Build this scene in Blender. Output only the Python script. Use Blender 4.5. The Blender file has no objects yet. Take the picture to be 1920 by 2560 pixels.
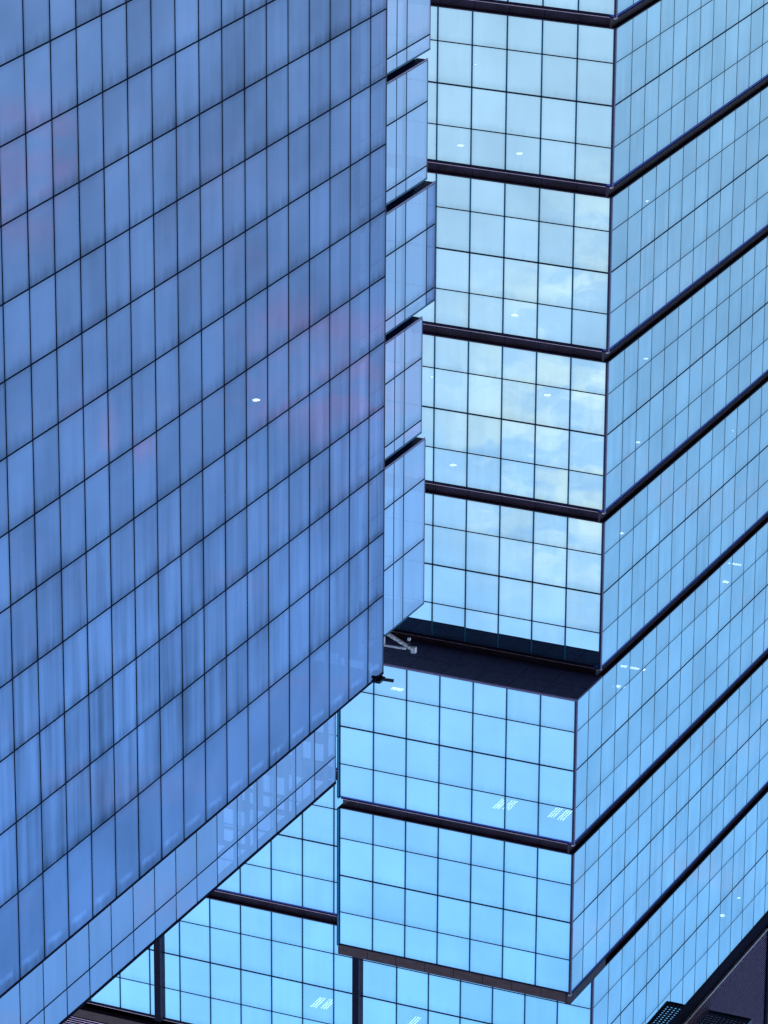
import bpy, math, random
from mathutils import Vector, Matrix
C = bpy.context.scene.collection
R_ = random.Random(7)
ZO = 58.44                       # height of the survey datum above the ground

# ---------------------------------------------------------------- camera
sc = bpy.context.scene
PIT, YAW, ROL = 0.37240, 0.43218, 0.00574
F = Vector((math.sin(YAW)*math.cos(PIT), math.cos(YAW)*math.cos(PIT), math.sin(PIT)))
RT = Vector((math.cos(YAW), -math.sin(YAW), 0)); UP = RT.cross(F)
RR = math.cos(ROL)*RT + math.sin(ROL)*UP; UR = -math.sin(ROL)*RT + math.cos(ROL)*UP
cd = bpy.data.cameras.new('camera'); cam = bpy.data.objects.new('camera', cd); C.objects.link(cam)
cd.sensor_fit = 'VERTICAL'; cd.sensor_height = 36; cd.lens = 36*11777.3/2560
cd.clip_start = 1; cd.clip_end = 6000
CP = Vector((-76.508, -190.406, -56.742 + ZO))
M = Matrix((-RR, -UR, -F)).transposed().to_4x4(); M.translation = CP   # the picture was taken with the camera upside down
cam.matrix_world = M
sc.camera = cam

# ---------------------------------------------------------------- sky, sun, exposure
SUN = Vector((0.80, -0.30, 0.52)).normalized()
w = bpy.data.worlds.new('World'); sc.world = w; w.use_nodes = True
nt = w.node_tree; nt.nodes.clear(); N = nt.nodes.new; L = nt.links.new
out = N('ShaderNodeOutputWorld'); bg = N('ShaderNodeBackground'); L(bg.outputs[0], out.inputs[0])
bg.inputs[1].default_value = 0.15
sky = N('ShaderNodeTexSky'); sky.sky_type = 'NISHITA'; sky.sun_disc = False
sky.sun_elevation = math.asin(SUN.z); sky.sun_rotation = math.atan2(SUN.x, SUN.y)
sky.altitude = 0; sky.air_density = 1.0; sky.dust_density = 0.6; sky.ozone_density = 2.0
tc = N('ShaderNodeTexCoord')
def wnoise(scale, vscale, detail, rough, off=(0, 0, 0)):
    mp = N('ShaderNodeMapping'); mp.inputs['Scale'].default_value = vscale; mp.inputs['Location'].default_value = off
    L(tc.outputs['Generated'], mp.inputs[0])
    n = N('ShaderNodeTexNoise'); n.inputs['Scale'].default_value = scale; n.inputs['Detail'].default_value = detail
    n.inputs['Roughness'].default_value = rough; n.inputs['Distortion'].default_value = 0.5
    L(mp.outputs[0], n.inputs['Vector']); return n.outputs['Fac']
def ramp(val, a, b, nodes=None, lo=0.0, hi=1.0):
    m = N('ShaderNodeMapRange'); m.interpolation_type = 'SMOOTHSTEP'
    m.inputs[1].default_value = a; m.inputs[2].default_value = b; m.inputs[3].default_value = lo; m.inputs[4].default_value = hi
    L(val, m.inputs[0]); return m.outputs[0]
def mth(op, a, b):
    m = N('ShaderNodeMath'); m.operation = op
    for i, x in enumerate((a, b)):
        if isinstance(x, (int, float)): m.inputs[i].default_value = x
        else: L(x, m.inputs[i])
    return m.outputs[0]
sepw = N('ShaderNodeSeparateXYZ'); L(tc.outputs['Generated'], sepw.inputs[0])
def toward(d, a, b):             # 1 near direction d, fading to 0 between a and b degrees away
    vm = N('ShaderNodeVectorMath'); vm.operation = 'DOT_PRODUCT'; L(tc.outputs['Generated'], vm.inputs[0]); vm.inputs[1].default_value = d
    return ramp(vm.outputs['Value'], math.cos(math.radians(b)), math.cos(math.radians(a)))
def col_mix(fac, a, b, op='MIX'):
    m = N('ShaderNodeMixRGB'); m.blend_type = op
    if isinstance(fac, float): m.inputs[0].default_value = fac
    else: L(fac, m.inputs[0])
    for i, c in ((1, a), (2, b)):
        if isinstance(c, tuple): m.inputs[i].default_value = c
        else: L(c, m.inputs[i])
    return m.outputs[0]
# paler air near the horizon, deeper and brighter blue higher up
grad = col_mix(ramp(sepw.outputs[2], 0.28, 0.50), (1.16, 1.03, 0.97, 1), (1.52, 1.78, 1.86, 1))
base = col_mix(1.0, sky.outputs[0], grad, 'MULTIPLY')
# thin white veil low in the south
south = toward(Vector((0.40, -0.86, 0.10)).normalized(), 14.0, 60.0)
veil = mth('MULTIPLY', mth('MULTIPLY', south, ramp(sepw.outputs[2], 0.28, 0.46, lo=1.0, hi=0.0)), 0.62)
c1 = col_mix(south, col_mix(veil, base, (4.9, 4.95, 5.05, 1)), col_mix(ramp(sepw.outputs[2], 0.30, 0.48), (0.88, 0.89, 0.95, 1), (0.67, 0.735, 0.755, 1)), 'MULTIPLY')
# a bank of broken cloud in the south, and a faint rosy one in the north
def cloudbank(D, near, far, scale, th0, th1, strength):
    cl = ramp(wnoise(scale, (1, 1, 2.4), 10, 0.60, (3.1, 0.7, 0.35)), th0, th1)
    return mth('MULTIPLY', mth('MULTIPLY', cl, toward(D, near, far)), strength)
Dc = Vector((0.333, -0.878, 0.343)).normalized()
c2 = col_mix(cloudbank(Dc, 0.8, 3.7, 27, 0.43, 0.62, 0.85), c1, (6.4, 5.9, 5.6, 1))
c3 = col_mix(cloudbank(Vector((-0.40, 0.84, 0.36)).normalized(), 6.0, 14.0, 26, 0.50, 0.70, 0.16), c2, (4.1, 2.9, 4.0, 1))
c4 = c3
for D, near, far in (((-0.405, 0.850, 0.336), 0.3, 1.25), ((-0.470, 0.832, 0.295), 0.2, 1.1), ((-0.445, 0.825, 0.348), 0.05, 0.55)):
    c4 = col_mix(cloudbank(Vector(D).normalized(), near, far, 60, 0.34, 0.62, 0.34), c4, (5.2, 2.6, 3.9, 1))
L(c4, bg.inputs[0])
sd = bpy.data.lights.new('sun', 'SUN'); sun = bpy.data.objects.new('sun', sd); C.objects.link(sun)
sd.energy = 2.2; sd.angle = math.radians(0.5); sd.color = (1, 0.95, 0.88)
sun.rotation_euler = SUN.to_track_quat('Z', 'Y').to_euler(); sun.location = (0, 0, 300)
sc.view_settings.view_transform = 'Standard'; sc.view_settings.look = 'None'
sc.view_settings.exposure = 0.5; sc.view_settings.gamma = 1
sc.cycles.max_bounces = 10; sc.cycles.glossy_bounces = 5; sc.cycles.transparent_max_bounces = 12
sc.cycles.sample_clamp_indirect = 4

# ---------------------------------------------------------------- materials
def newmat(name):
    m = bpy.data.materials.new(name); m.use_nodes = True; m.node_tree.nodes.clear(); return m
class NB:
    def __init__(s, m): s.t = m.node_tree
    def n(s, typ, **k):
        x = s.t.nodes.new(typ)
        for a, b in k.items(): setattr(x, a, b)
        return x
    def l(s, a, b): s.t.links.new(a, b)
    def m(s, op, a, b=0.0, clamp=False):
        x = s.n('ShaderNodeMath', operation=op); x.use_clamp = clamp
        for i, v in enumerate((a, b)):
            if isinstance(v, (int, float)): x.inputs[i].default_value = v
            else: s.l(v, x.inputs[i])
        return x.outputs[0]
    def rng(s, v, a, b, c, d):
        x = s.n('ShaderNodeMapRange'); x.interpolation_type = 'SMOOTHSTEP'
        for i, q in zip((1, 2, 3, 4), (a, b, c, d)): x.inputs[i].default_value = q
        s.l(v, x.inputs[0]); return x.outputs[0]
def metal(name, col, rough=0.4, metallic=0.3, var=0.2, scale=3.0, spec=0.15):
    m = newmat(name); b = NB(m); o = b.n('ShaderNodeOutputMaterial'); p = b.n('ShaderNodeBsdfPrincipled'); b.l(p.outputs[0], o.inputs[0])
    g = b.n('ShaderNodeNewGeometry'); mp = b.n('ShaderNodeMapping'); mp.inputs['Scale'].default_value = (1, 1, 2.5); b.l(g.outputs['Position'], mp.inputs[0])
    n = b.n('ShaderNodeTexNoise'); n.inputs['Scale'].default_value = scale; n.inputs['Detail'].default_value = 6; b.l(mp.outputs[0], n.inputs['Vector'])
    f = b.rng(n.outputs['Fac'], 0.3, 0.7, 1-var, 1+var)
    vm = b.n('ShaderNodeVectorMath', operation='SCALE'); vm.inputs[0].default_value = col; b.l(f, vm.inputs['Scale'])
    b.l(vm.outputs[0], p.inputs['Base Color']); p.inputs['Specular IOR Level'].default_value = spec; p.inputs['Roughness'].default_value = rough; p.inputs['Metallic'].default_value = metallic
    return m
def glass(name, tint, trans, streak, dirt, see=(0.5, 0.62, 0.75), wav=0.0006, panevar=0.05, blotch=0.2, rows=None, ghost_refl=None):
    """coated mirror glass: tinted reflection over a little see-through, with vertical streaks and grime near the joints"""
    m = newmat(name); b = NB(m); o = b.n('ShaderNodeOutputMaterial'); mx = b.n('ShaderNodeMixShader'); b.l(mx.outputs[0], o.inputs[0])
    gl = b.n('ShaderNodeBsdfAnisotropic') if False else b.n('ShaderNodeBsdfGlossy'); tr = b.n('ShaderNodeBsdfTransparent')
    gl.inputs['Roughness'].default_value = 0.0; tr.inputs[0].default_value = (*see, 1)
    geo = b.n('ShaderNodeNewGeometry'); at = b.n('ShaderNodeAttribute', attribute_name='rnd'); uv = b.n('ShaderNodeUVMap'); uv.uv_map = 'UVMap'
    sep = b.n('ShaderNodeSeparateXYZ'); b.l(uv.outputs[0], sep.inputs[0])
    # streaks: stretched vertically, shifted from pane to pane
    mp = b.n('ShaderNodeMapping'); mp.inputs['Scale'].default_value = (2.2, 2.2, 0.13); b.l(geo.outputs['Position'], mp.inputs[0])
    sh = b.n('ShaderNodeVectorMath', operation='ADD'); cx = b.n('ShaderNodeCombineXYZ'); b.l(b.m('MULTIPLY', at.outputs['Fac'], 37.0), cx.inputs[2])
    b.l(mp.outputs[0], sh.inputs[0]); b.l(cx.outputs[0], sh.inputs[1])
    n1 = b.n('ShaderNodeTexNoise'); n1.inputs['Scale'].default_value = 1.0; n1.inputs['Detail'].default_value = 5; n1.inputs['Roughness'].default_value = 0.55
    b.l(sh.outputs[0], n1.inputs['Vector'])
    # where streaks are strong at all: broad patches over the facade
    n2 = b.n('ShaderNodeTexNoise'); n2.inputs['Scale'].default_value = 0.11; n2.inputs['Detail'].default_value = 2; b.l(geo.outputs['Position'], n2.inputs['Vector'])
    amp = b.rng(n2.outputs['Fac'], 0.42, 0.62, 0.30, 1.9)
    gz = b.n('ShaderNodeSeparateXYZ'); b.l(geo.outputs['Position'], gz.inputs[0])
    if rows:      # storeys where the vertical streaks are strongest
        amp = b.m('ADD', b.m('MULTIPLY', amp, 0.45), b.m('MULTIPLY', b.rng(gz.outputs[2], rows[0]-2.5, rows[0]+3.5, 0, 2.1), b.rng(gz.outputs[2], rows[1]-0.1, rows[1]+0.1, 1, 0)))
        amp = b.m('MULTIPLY', amp, b.rng(gz.outputs[2], rows[1]-0.1, rows[1]+0.1, 1.0, 0.35))
    st = b.m('MULTIPLY', b.m('SUBTRACT', n1.outputs['Fac'], 0.5), b.m('MULTIPLY', amp, streak))
    # grime washed up against the upper and lower joints, in tongues
    n3 = b.n('ShaderNodeTexNoise'); n3.inputs['Scale'].default_value = 2.3; n3.inputs['Detail'].default_value = 6; b.l(sh.outputs[0], n3.inputs['Vector'])
    v = sep.outputs[1]
    edge = b.m('SUBTRACT', v, b.m('MULTIPLY', n3.outputs['Fac'], -0.26))
    e1 = b.rng(edge, 0.90, 1.22, 0.0, 1.0)
    lo = b.rng(v, 0.0, 0.10, 1.0, 0.0)
    u_ = sep.outputs[0]; ed = b.m('ADD', b.rng(u_, 0.0, 0.10, 0.5, 0.0), b.rng(u_, 0.90, 1.0, 0.0, 0.5))
    gr = b.m('MULTIPLY', b.m('ADD', b.m('ADD', e1, b.m('MULTIPLY', lo, 0.35)), ed), dirt)
    pv = b.m('MULTIPLY', b.m('SUBTRACT', at.outputs['Fac'], 0.5), panevar*2)
    n5 = b.n('ShaderNodeTexNoise'); n5.inputs['Scale'].default_value = 0.35; n5.inputs['Detail'].default_value = 3; b.l(geo.outputs['Position'], n5.inputs['Vector'])
    blot = b.m('MULTIPLY', b.m('SUBTRACT', n5.outputs['Fac'], 0.5), blotch)
    k = b.m('ADD', b.m('ADD', b.m('SUBTRACT', b.m('ADD', 1.0, st), gr), pv), blot)
    if ghost_refl:     # pale ghost reflection painted across each pane of the head row
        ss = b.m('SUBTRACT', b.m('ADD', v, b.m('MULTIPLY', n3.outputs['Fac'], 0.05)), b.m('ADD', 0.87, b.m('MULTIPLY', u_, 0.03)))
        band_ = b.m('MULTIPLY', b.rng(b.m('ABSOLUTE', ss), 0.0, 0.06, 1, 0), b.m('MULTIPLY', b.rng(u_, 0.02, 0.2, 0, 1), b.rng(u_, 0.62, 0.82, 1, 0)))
        k = b.m('ADD', k, b.m('MULTIPLY', b.m('MULTIPLY', band_, b.rng(gz.outputs[2], ghost_refl-0.05, ghost_refl+0.05, 0, 0.36)), b.rng(n1.outputs['Fac'], 0.35, 0.6, 0.5, 1.0)))
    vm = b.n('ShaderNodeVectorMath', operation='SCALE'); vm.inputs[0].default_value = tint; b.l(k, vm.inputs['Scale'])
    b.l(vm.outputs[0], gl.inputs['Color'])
    # slightly wavy sheet
    n4 = b.n('ShaderNodeTexNoise'); n4.inputs['Scale'].default_value = 0.7; n4.inputs['Detail'].default_value = 1; s2 = b.n('ShaderNodeVectorMath', operation='ADD'); b.l(geo.outputs['Position'], s2.inputs[0]); b.l(cx.outputs[0], s2.inputs[1]); b.l(s2.outputs[0], n4.inputs['Vector'])
    bp = b.n('ShaderNodeBump'); bp.inputs['Strength'].default_value = 1.0; bp.inputs['Distance'].default_value = wav; b.l(n4.outputs['Fac'], bp.inputs['Height'])
    b.l(bp.outputs[0], gl.inputs['Normal'])
    mx.inputs[0].default_value = 1-trans
    b.l(tr.outputs[0], mx.inputs[1]); b.l(gl.outputs[0], mx.inputs[2])
    return m
def emit(name, col, s):
    m = newmat(name); b = NB(m); o = b.n('ShaderNodeOutputMaterial'); e = b.n('ShaderNodeEmission'); b.l(e.outputs[0], o.inputs[0])
    e.inputs[0].default_value = (*col, 1); e.inputs[1].default_value = s; m.cycles.emission_sampling = 'NONE'; return m
G_RB = glass('glass_bright', (0.54, 0.835, 0.94), 0.10, 0.12, 0.17, wav=0.0016, panevar=0.07, blotch=0.32)
G_RA = glass('glass_bright_side', (0.56, 0.82, 0.88), 0.10, 0.22, 0.14, wav=0.0008, panevar=0.06, blotch=0.35)
G_L = glass('glass_deep', (0.278, 0.384, 0.575), 0.12, 0.50, 0.40, wav=0.0006, panevar=0.10, blotch=0.75, rows=(48.5, ZO-3.05), ghost_refl=ZO-3.0)
G_S = glass('glass_mid', (0.53, 0.70, 0.86), 0.10, 0.45, 0.20, wav=0.0006)
G_L2 = glass('glass_setback', (0.45, 0.59, 0.78), 0.24, 0.18, 0.10, see=(0.72, 0.62, 0.74))
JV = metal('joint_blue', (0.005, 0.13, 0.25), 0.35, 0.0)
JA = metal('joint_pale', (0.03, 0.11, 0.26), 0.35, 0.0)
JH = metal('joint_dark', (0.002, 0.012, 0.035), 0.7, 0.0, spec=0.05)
JL = metal('joint_navy', (0.006, 0.014, 0.05), 0.4, 0.0)
TRIM = metal('trim_black', (0.005, 0.006, 0.022), 0.75, 0.0, spec=0.03)
BLUE = metal('trim_lens_fringe', (0.015, 0.06, 0.42), 0.5, 0.0)  # blue colour fringe of the lens, painted as a strip of trim
BAND = metal('band_brown', (0.018, 0.013, 0.036), 0.5, 0.0, 0.45, 1.3)
EDGE = metal('edge_metal', (0.34, 0.28, 0.40), 0.35, 0.5)
POST = metal('post_purple', (0.13, 0.10, 0.23), 0.35, 0.5)
SOFF = metal('soffit_dark', (0.07, 0.078, 0.18), 0.6, 0.0, 0.18, 4)
FASC = metal('fascia_grey', (0.028, 0.018, 0.033), 0.5, 0.0, 0.3, 2)
LOUV = metal('louvre_metal', (0.46, 0.36, 0.60), 0.5, 0.0)
FINS = metal('fin_side', (0.07, 0.05, 0.10), 0.45, 0.0)
INT = metal('interior_dark', (0.035, 0.04, 0.06), 0.8, 0.0)
DAV = metal('davit_paint', (0.78, 0.72, 0.72), 0.5, 0.1, 0.5, 9)
DARK = metal('dark_steel', (0.02, 0.03, 0.05), 0.4, 0.5)
LITE = emit('lamp_white', (1, 0.97, 0.95), 6.5)
TUBE = emit('lamp_tube', (0.95, 1, 1), 6)
WARM = emit('lamp_warm', (1, 0.85, 0.7), 10)
GRND = metal('asphalt', (0.055, 0.055, 0.06), 0.9, 0.0, 0.3, 0.2)

# ---------------------------------------------------------------- mesh helpers
class MB:
    def __init__(s): s.v = []; s.f = []; s.mi = []; s.mats = []
    def mat(s, m):
        if m not in s.mats: s.mats.append(m)
        return s.mats.index(m)
    def quad(s, pts, m):
        i = len(s.v); s.v += [tuple(p) for p in pts]; s.f.append(tuple(range(i, i+len(pts)))); s.mi.append(s.mat(m))
    def box(s, a, b, m):
        x0, y0, z0 = [min(p, q) for p, q in zip(a, b)]; x1, y1, z1 = [max(p, q) for p, q in zip(a, b)]
        i = len(s.v); s.v += [(x0, y0, z0), (x1, y0, z0), (x1, y1, z0), (x0, y1, z0), (x0, y0, z1), (x1, y0, z1), (x1, y1, z1), (x0, y1, z1)]
        for f in ((0, 3, 2, 1), (4, 5, 6, 7), (0, 1, 5, 4), (1, 2, 6, 5), (2, 3, 7, 6), (3, 0, 4, 7)):
            s.f.append(tuple(i+k for k in f)); s.mi.append(s.mat(m))
    def bar(s, p, q, r, m, n=8, up=(0, 0, 1), sq=False):
        p = Vector(p); q = Vector(q); d = (q-p).normalized(); u = d.cross(Vector(up))
        if u.length < 1e-3: u = d.cross(Vector((1, 0, 0)))
        u.normalize(); t = d.cross(u); n = 4 if sq else n; i = len(s.v); a0 = math.pi/4 if sq else 0
        for e in (p, q):
            for k in range(n):
                a = a0+2*math.pi*k/n; s.v.append(tuple(e + (u*math.cos(a)+t*math.sin(a))*r))
        for k in range(n):
            s.f.append((i+k, i+(k+1) % n, i+n+(k+1) % n, i+n+k)); s.mi.append(s.mat(m))
        s.f.append(tuple(i+k for k in reversed(range(n)))); s.mi.append(s.mat(m))
        s.f.append(tuple(i+n+k for k in range(n))); s.mi.append(s.mat(m))
    def build(s, name, parent=None, bevel=0):
        me = bpy.data.meshes.new(name); me.from_pydata([(x, y, z+ZO) for x, y, z in s.v], [], s.f)
        for m in s.mats: me.materials.append(m)
        me.polygons.foreach_set('material_index', s.mi); me.update()
        o = bpy.data.objects.new(name, me); C.objects.link(o)
        if parent: o.parent = parent; o.matrix_parent_inverse = parent.matrix_world.inverted()
        if bevel:
            b = o.modifiers.new('bevel', 'BEVEL'); b.width = bevel; b.segments = 2
        return o
def thing(name, loc, label, cat, group=None):
    o = bpy.data.objects.new(name, None); C.objects.link(o); o.location = (loc[0], loc[1], loc[2]+ZO); o['label'] = label; o['category'] = cat
    if group: o['group'] = group
    bpy.context.view_layer.update(); return o
def proj(p):
    d = Vector(p) - Vector((CP.x, CP.y, CP.z-ZO)); z = d.dot(F)
    return 960-11777.3*d.dot(RR)/z, 1280+11777.3*d.dot(UR)/z
# facade local frame: axis 'A' = plane x const facing -x, u runs along y; axis 'B' = plane y const facing -y, u runs along x
def P3(ax, c, u, z, d=0.0):      # d = distance behind the face
    return (c+d, u, z) if ax == 'A' else (u, c+d, z)
class Pane:
    def __init__(s, ax, c, u0, u1, z0, z1, mat):
        s.a = (ax, c, u0, u1, z0, z1, mat)
        q = [proj(P3(ax, c, u, z)) for u, z in ((u0, z0), (u1, z0), (u1, z1), (u0, z1))]
        q = [(min(max(x, 0), 1920), min(max(y, 0), 2560)) for x, y in q]
        s.area = abs(sum(q[i][0]*q[(i+1) % 4][1]-q[(i+1) % 4][0]*q[i][1] for i in range(4)))/2
def pane_geo(panes):
    """each pane: outer face plus returned edges 2 cm deep, so that it is a real sheet and not a card"""
    v, f, mi, uvs, rnd = [], [], [], [], []; mats = []
    for p in panes:
        ax, c, u0, u1, z0, z1, mat = p.a
        for m in (mat, JH):
            if m not in mats: mats.append(m)
        t = [R_.uniform(-0.0018, 0.0018) for _ in range(3)]
        dd = [0.004+t[0]+t[1], 0.004+t[0]-t[1], 0.004-t[0]-t[1]+0*t[2], 0.004-t[0]+t[1]]
        i = len(v); cs = ((u0, z0), (u1, z0), (u1, z1), (u0, z1))
        v += [P3(ax, c, u, z, d) for (u, z), d in zip(cs, dd)]; v += [P3(ax, c, u, z, 0.022) for u, z in cs]
        r = R_.random()
        order = (3, 2, 1, 0) if ax == 'A' else (0, 1, 2, 3)
        f.append(tuple(i+k for k in order)); uvs += [((0, 0), (1, 0), (1, 1), (0, 1))[k] for k in order]; mi.append(mats.index(mat)); rnd.append(r)
        for k in range(4):
            f.append((i+k, i+(k+1) % 4, i+4+(k+1) % 4, i+4+k)); uvs += [(0.5, 0.5)]*4; mi.append(mats.index(JH)); rnd.append(r)
    return v, f, mi, uvs, rnd, mats
def pane_obj(name, panes, parent, stuff=False):
    v, f, mi, uvs, rnd, mats = pane_geo(panes)
    me = bpy.data.meshes.new(name); me.from_pydata([(x, y, z+ZO) for x, y, z in v], [], f)
    for m in mats: me.materials.append(m)
    me.polygons.foreach_set('material_index', mi)
    ul = me.uv_layers.new(name='UVMap'); ul.data.foreach_set('uv', [q for p in uvs for q in p])
    at = me.attributes.new('rnd', 'FLOAT', 'FACE'); at.data.foreach_set('value', rnd); me.update()
    o = bpy.data.objects.new(name, me); C.objects.link(o); o.parent = parent; o.matrix_parent_inverse = parent.matrix_world.inverted()
    if stuff: o['kind'] = 'stuff'
    return o
def facade(panes, frame, ax, c, us, zs, gm, gv=0.07, gh=(0.045,), jv=JV, jh=JH):
    """us, zs: joint positions incl. both ends; gh: joint height for each inner z"""
    hv = gv/2
    for j in range(len(zs)-1):
        b = gh[(j-1) % len(gh)]/2 if j > 0 else 0; t = gh[j % len(gh)]/2 if j < len(zs)-2 else 0
        for i in range(len(us)-1):
            a = hv if i > 0 else 0; e = hv if i < len(us)-2 else 0
            panes.append(Pane(ax, c, us[i]+a, us[i+1]-e, zs[j]+b, zs[j+1]-t, gm))
    for u in us[1:-1]:
        frame.box(P3(ax, c, u-hv-0.015, zs[0], 0.024), P3(ax, c, u+hv+0.015, zs[-1], 0.12), jv)
    for j, z in enumerate(zs[1:-1]):
        h = gh[j % len(gh)]/2
        frame.box(P3(ax, c, us[0], z-h-0.015, 0.019), P3(ax, c, us[-1], z+h+0.015, 0.14), jh)
def finish_panes(panes, parent):
    panes.sort(key=lambda p: -p.area)
    for p in panes[:100]: pane_obj('window_pane', [p], parent)
    pane_obj('window_pane', panes[100:], parent, True)

# ---------------------------------------------------------------- ground
g = MB(); g.quad([(-3000, -3000, -ZO), (3000, -3000, -ZO), (3000, 3000, -ZO), (-3000, 3000, -ZO)], GRND); go = g.build('ground'); go['kind'] = 'structure'
sw = MB(); sw.box((-34, -120, -ZO+0.004), (-21.9+12, 70, -ZO+0.13), metal('paving', (0.28, 0.27, 0.26), 0.8, 0, 0.2, 1)); so = sw.build('pavement'); so['kind'] = 'structure'

# ---------------------------------------------------------------- tower behind, on the right of the picture
PER = 7.9476
tr = thing('glass_tower', (15, 20, -ZO), 'bright sky blue mirror glass tower of stacked blocks split by dark bands', 'tower')
panes = []
K0, K1 = -7, 6
YA = 47.5; XB = 34.0
def steps(a, first, w, end):
    r = [a, first]
    while r[-1] + w < end - 0.3: r.append(r[-1]+w)
    r.append(end); return r
uA = steps(0.165, 2.0888, 1.7148, YA)
uB = steps(0.10, 1.8314, 1.7297, XB)
GH = (0.058, 0.085, 0.058)
def zrow(k): b = k*PER; return [b, b+1.578, b+3.578, b+5.56, b+7.27]
LIGHTLINE = 0.022
def band(mb, ax, c, u0, u1, z, zt=None):
    """black head trim, drip edge, recessed brown band up to the next block"""
    zt = z+0.68 if zt is None else zt
    bl = ax == 'A' or z > 35
    zq = z+(0.095 if ax == 'A' else 0.05) if bl else z
    if bl: mb.box(P3(ax, c, u0, z, -0.004), P3(ax, c, u1, zq, 0.30), BLUE)  # strip coloured after the blue lens fringe along the band
    mb.box(P3(ax, c, u0, zq, -0.004), P3(ax, c, u1, z+0.135, 0.30), TRIM)
    mb.box(P3(ax, c, u0, z+0.135, -0.012), P3(ax, c, u1, z+0.135+LIGHTLINE, 0.30), EDGE if ax == 'B' else TRIM)  # sunlit side put into the drip edge colour: pale on B, black on A
    mb.box(P3(ax, c, u0, z+0.135+LIGHTLINE, 0.22), P3(ax, c, u1, zt, 0.30), BAND)
    if ax == 'B':
        u = u0+1.53
        while u < u1-0.2: mb.box(P3(ax, c, u-0.008, z+0.16, 0.214), P3(ax, c, u+0.008, zt-0.06, 0.2199), TRIM); u += 1.7297
    mb.box(P3(ax, c, u0, zt-0.055, 0.006), P3(ax, c, u1, zt-0.001, 0.21), BAND)
for k in range(K0, K1+1):
    zs = zrow(k); z0 = zs[0]; fr = MB(); bd = MB(); ct = MB()
    low = k in (4, 5)
    yo = -2.878 if low else 0.0
    ys = uA
    if low: ys = [yo+0.165, 2.0888-1.7148*2+0.0] + [0.374] + uA[1:]
    facade(panes, fr, 'A', 0.0, ys, zs, G_RA, 0.065, (0.046, 0.085, 0.046), JA, JH)
    if low:
        ub = [0.10]+[1.8314+1.7297*i for i in range(6)]+[12.27]
        facade(panes, fr, 'B', yo, ub, zs, G_RB, 0.085, GH)
        facade(panes, fr, 'B', 0.0, [12.62]+[u for u in uB if u > 12.8], zs, G_RB, 0.085, GH)
        fr.box((12.27, yo-0.03, z0), (12.40, 0.0, zs[-1]+0.12), TRIM)
        fr.box((12.27, yo-0.10, z0), (12.33, yo-0.03, zs[-1]+0.12), JV)
    elif k == 6:
        facade(panes, fr, 'B', 0.0, [0.10]+[u for u in uB if 1 < u < 12]+[12.44], zs, G_RB, 0.085, GH)
        facade(panes, fr, 'B', 0.0, [12.80]+[u for u in uB if 13.2 < u < 23.3]+[23.58], zs, G_RB, 0.085, GH)
        facade(panes, fr, 'B', 0.0, [23.94]+[u for u in uB if u > 24], zs, G_RB, 0.085, GH)
    else:
        facade(panes, fr, 'B', 0.0, uB, zs, G_RB, 0.085, GH)
    fr.build('mullion_frame', tr)
    if k < 6:
        if k != 3:
            band(bd, 'A', 0, yo+0.02, YA, zs[-1])
        else: band(bd, 'A', 0, 0.02, YA, zs[-1])
        if low:
            if k == 4: band(bd, 'B', yo, 0.30, 12.2, zs[-1])
            band(bd, 'B', 0, 12.42, XB, zs[-1])
        else: band(bd, 'B', 0, 0.30, XB, zs[-1])
        bd.build('recessed_band', tr)
    # corner trim with its bright tip
    ct.box((-0.012, yo-0.002, z0), (0.085, yo+0.160, zs[-1]+0.13), POST)
    ct.box((-0.010, yo-0.012, z0), (0.095, yo-0.0021, zs[-1]+0.13), JL)
    ct.box((-0.02, yo-0.02, zs[-1]+0.131), (0.095, yo+0.17, zs[-1]+0.20), EDGE)
    ct.build('corner_trim', tr)
# overhang of the upper tier seen from underneath
so_ = MB(); so_.box((0.0, -2.878, 4*PER-0.10), (12.40, 0.31, 4*PER-0.005), SOFF)
so_.box((0.0, -2.86, 4*PER-0.12), (12.38, -2.80, 4*PER-0.10), POST)
for i in range(1, 7): so_.box((1.7297*i+0.10, -2.80, 4*PER-0.104), (1.7297*i+0.115, 0.0, 4*PER-0.1001), TRIM)
so_.box((0.02, -1.45, 4*PER-0.1035), (12.38, -1.435, 4*PER-0.1002), TRIM)
so_.build('soffit', tr)
zt = 5*PER+7.27
pf = MB(); pf.box((0.02, -2.878, zt+0.004), (12.36, -2.60, zt+0.10), TRIM)
pf.box((0.0, -2.84, zt+0.10), (12.36, -2.70, zt+0.62), FASC)
pf.box((0.0, -2.70, zt+0.10), (0.14, 1.60, zt+0.62), FASC)
for i in range(1, 8): pf.box((1.54*i-0.006, -2.846, zt+0.11), (1.54*i+0.006, -2.841, zt+0.61), TRIM)
pf.box((0.16, -2.68, zt+0.10), (12.4, 0.0, zt+0.20), FASC)
pf.build('parapet', tr)
# fins on the top block
for x0, x1 in ((12.45, 12.79), (23.59, 23.93)):
    fn = MB(); fn.box((x0, -0.28, 6*PER-0.4), (x1, 0.15, 6*PER+7.27+0.16), TRIM)
    fn.box((x0-0.006, -0.273, 6*PER-0.4), (x0-0.001, 0.0, 6*PER+7.27+0.15), FINS)
    fn.build('vertical_fin', tr)
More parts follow.
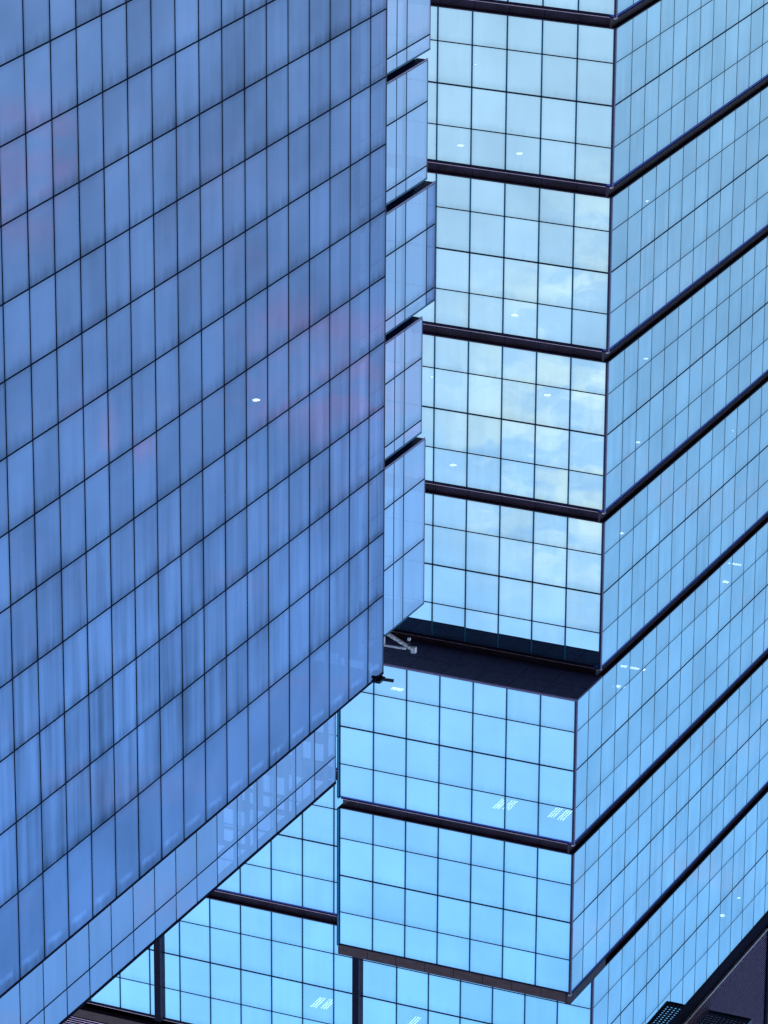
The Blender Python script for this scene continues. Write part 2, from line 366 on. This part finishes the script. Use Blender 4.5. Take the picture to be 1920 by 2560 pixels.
# head of the top block: recess, fascia, drip edge and louvred plant screen
ZT = 6*PER+7.27
hd = MB()
hd.box((0.02, -0.004, ZT), (XB, 0.3, ZT+0.13), TRIM); hd.box((-0.004, 0.0, ZT), (0.3, YA, ZT+0.13), TRIM)
hd.box((0.0, -0.012, ZT+0.131), (XB, 0.3, ZT+0.155), EDGE); hd.box((-0.012, 0.0, ZT+0.131), (-0.001, YA, ZT+0.155), TRIM)  # drip edge painted pale on the sunlit face, black on the shaded one
hd.box((0.30, 0.35, ZT+0.155), (XB, 0.5, ZT+0.62), TRIM); hd.box((0.12, 0.12, ZT+0.155), (0.30, YA, ZT+1.10), TRIM)
hd.box((0.30, -0.02, ZT+0.62), (XB, 0.5, ZT+1.08), FASC)
hd.box((-0.02, -0.02, ZT+1.10), (0.10, YA, ZT+1.19), metal('drip_edge_pale', (0.42, 0.40, 0.42), 0.5, 0.2))
hd.build('fascia', tr)
lv = MB(); z = ZT+1.20
while z < ZT+14.2:
    for ax, a, b in (('A', 0.0, YA), ('B', 0.25, XB)):
        q = [P3(ax, 0.0, a, z, 0.03), P3(ax, 0.0, b, z, 0.03), P3(ax, 0.0, b, z+0.085, 0.13), P3(ax, 0.0, a, z+0.085, 0.13)]
        lv.quad(q, LOUV)
        lv.quad([P3(ax, 0.0, a, z, 0.03), P3(ax, 0.0, b, z, 0.03), P3(ax, 0.0, b, z-0.022, 0.03), P3(ax, 0.0, a, z-0.022, 0.03)], LOUV)
    z += 0.125
lv.box((0.2, 0.2, ZT+1.1), (XB, YA, ZT+14.3), TRIM)
lv.build('louvre_screen', tr)
pp = MB(); pp.box((-0.06, 25.0, ZT+1.10), (0.2, 25.35, ZT+14.3), TRIM); pp.build('screen_post', tr)
# perforated walkway standing out from the screen; its image shows in the glass
gw = MB(); x0, x1, y0, y1, zz = -2.38, 0.0, 3.0, 16.4, 57.0
for a, b in (((x0, y1-0.10), (x1, y1)), ((x0, y0), (x0+0.12, y1-0.10)), ((x0+0.12, y0), (x1, y0+0.1))): gw.box((a[0], a[1], zz-0.06), (b[0], b[1], zz+0.14), DARK)
x = x0+0.30
while x < x1: gw.box((x, y0+0.1, zz), (x+0.09, y1-0.1, zz+0.05), DARK); x += 0.22
y = y0+0.25
while y < y1-0.12: gw.box((x0+0.12, y, zz+0.004), (x1, y+0.10, zz+0.046), DARK); y += 0.24
gw.build('grating_walkway', tr)
# floors, ceilings and core
it = MB()
for k in range(K0, K1+1):
    yo = -2.6 if k in (4, 5) else 0.35
    for za, zb in ((k*PER+3.45, k*PER+3.70), (k*PER+7.15, k*PER+7.9)):
        it.box((0.35, 0.35, za), (XB, YA, zb), INT)
        if k in (4, 5): it.box((0.35, -2.55, za), (12.1, 0.34, zb), INT)
it.box((9.5, 9.5, -ZO+0.01), (XB+0.5, YA+0.5, ZT), INT)
it.box((XB+0.02, 0.3, -ZO+0.02), (XB+0.4, 9.4, ZT-0.1), INT); it.box((0.3, YA+0.02, -ZO+0.02), (9.4, YA+0.4, ZT-0.1), INT)
it.build('interior_floors', tr)
bs = MB(); bs.box((0.1, 0.1, -ZO), (XB, YA, K0*PER-0.01), FASC); bs.build('plinth', tr)
finish_panes(panes, tr)

# ---------------------------------------------------------------- tower in front, on the left of the picture
XL = -21.847; WL = 1.33872
tl = thing('glass_tower', (-10, -95, -ZO), 'deep blue grey glass tower with one large plain grid facade filling the left half', 'tower')
panes = []
yl = [-71.93]+[-72.98-WL*i for i in range(34)]
yl = sorted(yl); zl = []
z = -3.09
while z > -ZO+3: zl.append(z); z -= 2.012
zl = sorted(zl)
zb = zl[0]; zl = zl+[-0.60]
# every joint of the photograph's grid: -21.16, -19.16 ... -3.1, then the taller head row
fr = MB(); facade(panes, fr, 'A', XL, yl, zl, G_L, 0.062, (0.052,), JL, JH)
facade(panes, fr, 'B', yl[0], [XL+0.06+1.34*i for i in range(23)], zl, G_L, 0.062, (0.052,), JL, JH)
fr.box((XL-0.004, yl[0]-0.004, zb), (XL+0.055, yl[0]+0.05, -0.5), JL)
fr.box((XL+0.001, -71.93, zb), (XL+0.10, -71.86, -0.5), JL)
fr.box((XL-0.005, yl[0], -0.598), (XL+0.3, -71.87, -0.53), TRIM)
fr.build('mullion_frame', tl)
# roof terrace and the set-back top storey
rf = MB(); rf.box((XL+0.31, yl[0], -0.60), (10, -72.0, -0.505), FASC); rf.build('roof', tl)
X2 = -19.0; y2 = sorted([-69.24]+[-70.73-1.3365*i for i in range(28)]); z2 = [-0.48, 1.85, 3.84, 4.70]
fr = MB(); facade(panes, fr, 'A', X2, y2, z2, G_L2, 0.05, (0.05,), JV, JH)
fr.box((X2-0.006, y2[0], 4.702), (X2+0.3, -69.2, 4.80), TRIM); fr.box((X2, -69.238, -0.48), (X2+0.06, -69.20, 4.70), POST)
fr.build('mullion_frame', tl)
rf = MB(); rf.box((X2+0.31, y2[0], 4.70), (10, -76.9, 4.79), FASC); rf.build('roof', tl)
# narrow wing standing 0.85 m back, in blocks two rows high
XS = -21.0
slots = [(-18.68, -18.34), (-14.70, -14.35), (-10.66, -10.31), (-6.66, -6.31)]
while slots[0][0] > -ZO+8: a, b = slots[0]; slots.insert(0, (a-4.02, b-4.02))
ends = {0: -67.01, 1: -67.15, 2: -66.51, 3: -67.39, 4: -67.10}
nb = len(slots)+1
for i in range(nb):
    z0 = -ZO+3 if i == 0 else slots[i-1][1]; z1 = slots[i][0] if i < nb-1 else -0.90
    yend = ends.get(i-(nb-5), -67.05)
    rows = [r for r in (-3.03, -5.03, -7.04, -9.05, -11.05, -13.07, -15.08, -17.09, -19.11, -21.12) if z0+0.2 < r < z1-0.2]
    if i-(nb-5) < 0: rows = [z0+1.25, z0+3.25] if i else []
    ys = [-71.84, -68.64, yend]
    mb = MB()
    if yend > -66.9: ys = [-71.84, -68.64, -67.10, yend]
    pn = []
    facade(pn, mb, 'A', XS, ys, [z0]+sorted(rows)+[z1], G_S, 0.055, (0.05,), JV, JH)
    if yend > -66.9:
        for p in pn:
            if p.a[2] > -67.2: p.a = p.a[:6]+(G_L,)  # deeper glass puts a dark reflection into the end panes' colour
    panes += pn
    for yy in (-70.55, -69.35): mb.box((XS-0.004, yy, z0), (XS+0.02, yy+0.022, z1), JA)  # faint reflected lines painted as two thin pale strips over the glass
    mb.box((XS, yend+0.002, z0), (XS+0.08, yend+0.045, z1), POST)
    mb.box((XS-0.004, ys[0], z1+0.001), (XS+0.3, yend+0.04, z1+0.05), JV)
    mb.build('mullion_frame', tl)
    if i < nb-1:
        bd = MB(); zs_ = slots[i][1]
        bd.box((XS+0.30, ys[0], z1+0.05), (XS+0.6, min(yend, -67.4)+0.0, zs_), TRIM)
        ye = ends.get(i+1-(nb-5), -67.05)
        bd.box((XS+0.0, ys[0], zs_-0.035), (XS+0.35, ye, zs_-0.001), SOFF)
        bd.box((XS-0.01, ys[0], zs_-0.075), (XS+0.02, ye, zs_-0.037), EDGE)
        bd.build('recessed_band', tl)
it = MB()
z = -2.85
zz_ = []
while z > -ZO+2: it.box((XL+0.3, yl[0]+0.3, z), (8, -72.1, z+0.2), INT); z -= 4.02
it.box((XL+7, yl[0]+6, -ZO+0.01), (9, -75.5, -0.7), INT); it.box((XS+1.0, -71.8, -ZO+0.01), (XS+9, -67.9, -0.95), INT)
it.box((X2+0.3, -106, -0.45), (9, -76.9, 4.6), INT)
it.build('interior_floors', tl)
ew = MB()
for yy, xe in ((-75.0, -14.6), (-72.3, -14.0), (-69.5, -12.0)):
    x = X2+0.16; i = 0
    while x < xe:
        wd = 0.26 if i % 2 else 0.09
        ew.box((x, yy-0.08, -0.45), (x+wd, yy+0.08, 4.62), FINS); x += 0.72 if i % 2 else 0.88; i += 1
    for a, b_ in ((0.9, 1.2), (2.05, 2.12), (3.05, 3.36), (4.0, 4.05), (4.50, 4.62)): ew.box((X2+0.15, yy-0.07, a), (xe, yy+0.07, b_), FINS)
ew.build('end_wall_frame', tl)
rf = MB(); rf.box((XS+0.31, -71.8, -0.90), (XS+9, -67.2, -0.855), FASC); rf.build('roof', tl)
bs = MB(); bs.box((XL+0.1, -118, -ZO), (8, -71.9, zb-0.01), FASC); bs.box((XS+0.05, -71.85, -ZO), (XS+8, -67.3, -ZO+2.99), FASC); bs.build('plinth', tl)
finish_panes(panes, tl)

# ---------------------------------------------------------------- davit arms on the roof edges
dv = thing('davit_arm', (-20.8, -69.6, -0.85), 'pale triangular metal davit bracket jutting out over the dark soffit', 'bracket')
b = MB(); yd = -69.62
b.bar((-20.78, yd, -0.86), (-20.78, yd, -0.36), 0.075, DAV, sq=True); b.build('post', dv)
b = MB(); b.bar((-20.78, yd, -0.40), (-21.55, yd, -0.42), 0.038, DAV, sq=True); b.bar((-20.86, yd, -0.84), (-21.80, yd, -0.43), 0.062, DAV, sq=True)
b.build('arm', dv)
b = MB(); b.box((-21.89, yd-0.07, -0.52), (-21.75, yd+0.07, -0.34), DAV); b.bar((-21.66, yd, -0.50), (-21.66, yd, -0.78), 0.028, DARK); b.box((-21.70, yd-0.04, -0.80), (-21.62, yd+0.04, -0.72), DAV); b.build('hook_block', dv)
dv = thing('davit_arm', (-21.8, -72.1, -0.5), 'small dark steel bracket on the roof corner of the front tower', 'bracket')
b = MB(); b.box((-21.98, -72.42, -0.50), (-21.66, -72.02, -0.42), DARK); b.build('base_plate', dv)
b = MB(); b.bar((-21.84, -72.0, -0.50), (-21.84, -71.98, -0.36), 0.05, DARK, sq=True); b.bar((-21.82, -71.98, -0.38), (-22.20, -71.90, -0.36), 0.055, DARK, sq=True); b.build('arm', dv)
b = MB(); b.box((-21.80, -71.86, -0.66), (-21.72, -71.80, -0.60), DAV); b.bar((-21.76, -71.88, -0.80), (-21.76, -71.88, -0.48), 0.018, DAV); b.build('roller', dv)

# ---------------------------------------------------------------- ceiling lamps seen through the glass
def lamp(p, kind, label, mat=LITE, r=0.13, ang=0):
    t = thing('ceiling_light', p, label, 'ceiling light', 'ceiling lights glowing behind the glass')
    x, y, z = p; ho = MB(); di = MB()
    if kind == 'tubes':
        ho.box((x-0.19, y-0.62, z-0.012), (x+0.19, y+0.62, z), INT)
        for q in (-0.13, 0.0, 0.13): di.box((x+q-0.025, y-0.58, z-0.03), (x+q+0.025, y+0.58, z-0.0125), mat)
    elif kind == 'round':
        n = 20
        ho.bar((x, y, z-0.012), (x, y, z+0.0), r*1.18, DARK, n=n); di.bar((x, y, z-0.02), (x, y, z-0.0125), r, mat, n=n)
    else:
        w_, l_ = kind
        ho.box((x-w_-0.03, y-l_-0.03, z-0.012), (x+w_+0.03, y+l_+0.03, z), DARK); di.box((x-w_, y-l_, z-0.02), (x+w_, y+l_, z-0.0125), mat)
    ho.build('housing', t); di.build('diffuser', t)
LP = [
 ((8.49, 2.14, 7.15), 'round', 'round lamp behind pale glass above the second dark band, left of two'),
 ((5.52, 2.17, 7.15), 'round', 'round lamp behind pale glass above the second dark band, right of two'),
 ((5.65, 2.24, 15.1), 'round', 'round lamp behind pale cloud-reflecting glass just above the third dark band'),
 ((4.48, 3.61, 19.35), 'round', 'round lamp in the pale glass just under the third dark band'),
 ((8.64, 2.05, 23.05), 'round', 'round lamp in the pale glass just above the fourth dark band'),
 ((5.83, 34.24, 15.1), 'round', 'round lamp near the right edge of the picture, high behind the right face'),
 ((2.30, 10.5, 11.4), 'round', 'white round lamp close under the second dark band, three panes right of the corner'),
 ((2.21, 10.45, 19.35), 'round', 'small round lamp close under the third dark band, right of the corner'),
 ((1.84, 8.77, 23.05), 'round', 'small round lamp midway between the third and fourth dark bands, right of the corner'),
 ((1.99, 7.30, 27.29), 'round', 'round lamp close under the fourth dark band, beside the corner trim'),
 ((2.37, 24.53, 35.24), (0.42, 0.10), 'oblong lamp far along the right face below the fifth band, upper of a pair'),
 ((1.97, 22.03, 35.24), (0.17, 0.14), 'square lamp far along the right face below the fifth band, lower of a pair'),
 ((2.55, 9.47, 35.24), (0.17, 0.12), 'small square lamp just right of the black soffit, left of the pair'),
 ((1.85, 9.47, 35.24), (0.42, 0.12), 'oblong lamp just right of the black soffit, right of the pair'),
 ((1.80, 7.02, 35.24), (0.27, 0.16), 'square lamp just right of the black soffit, lowest of the three there'),
 ((1.86, 25.39, 54.84), 'round', 'tiny round lamp behind the lowest right glass, further from the black roof band'),
 ((1.89, 23.01, 54.84), 'round', 'oval lamp behind the lowest right glass, close above the black roof band'),
 ((11.5, 2.05-0.0, 35.24), (0.30, 0.16), 'square lamp behind the glass directly under the left end of the black soffit'),
 ((4.75, -0.66, 38.94), 'tubes', 'triple tube lamp left of its close pair, two panes left of the lower corner'),
 ((4.26, -0.62, 38.94), 'tubes', 'triple tube lamp right of its close pair, two panes left of the lower corner'),
 ((1.97, -0.44, 38.94), 'tubes', 'triple tube lamp in the pane touching the lower corner trim, left of two'),
 ((1.44, -0.53, 38.94), 'tubes', 'triple tube lamp in the pane touching the lower corner trim, right of two'),
 ((17.02, 4.62, 54.84), 'tubes', 'faint triple tube lamp left of the lower right vertical fin, left of two'),
 ((16.48, 4.68, 54.84), 'tubes', 'faint triple tube lamp left of the lower right vertical fin, right of two'),
 ((11.69, 4.81, 54.84), 'tubes', 'faint triple tube lamp at the bottom edge of the picture right of the fin'),
 ((8.2, 3.07, 3.45), 'tiny round', 'pinpoint lamp in the top row of pale panes, second column'),
 ((10.46, 3.54, 19.35), 'tiny round', 'pinpoint lamp in the leftmost pane column under the third dark band'),
 ((2.28, 23.06, 27.29), 'tiny round', 'pinpoint lamp far right between the third and fourth dark bands'),
]
for p, kd, lb in LP:
    r = 0.16
    if kd == 'tiny round': kd = 'round'; lb_t = True
    else: lb_t = False
    if 'tiny' in lb: r = 0.10
    elif 'small round' in lb: r = 0.12
    if lb_t: r = 0.06
    lamp((p[0], p[1], p[2]-0.002), kd, lb, TUBE if kd == 'tubes' else LITE, r)
lamp((-20.78, -78.25, -11.2), 'round', 'single warm oval lamp in the middle of the front tower facade', WARM, 0.11)
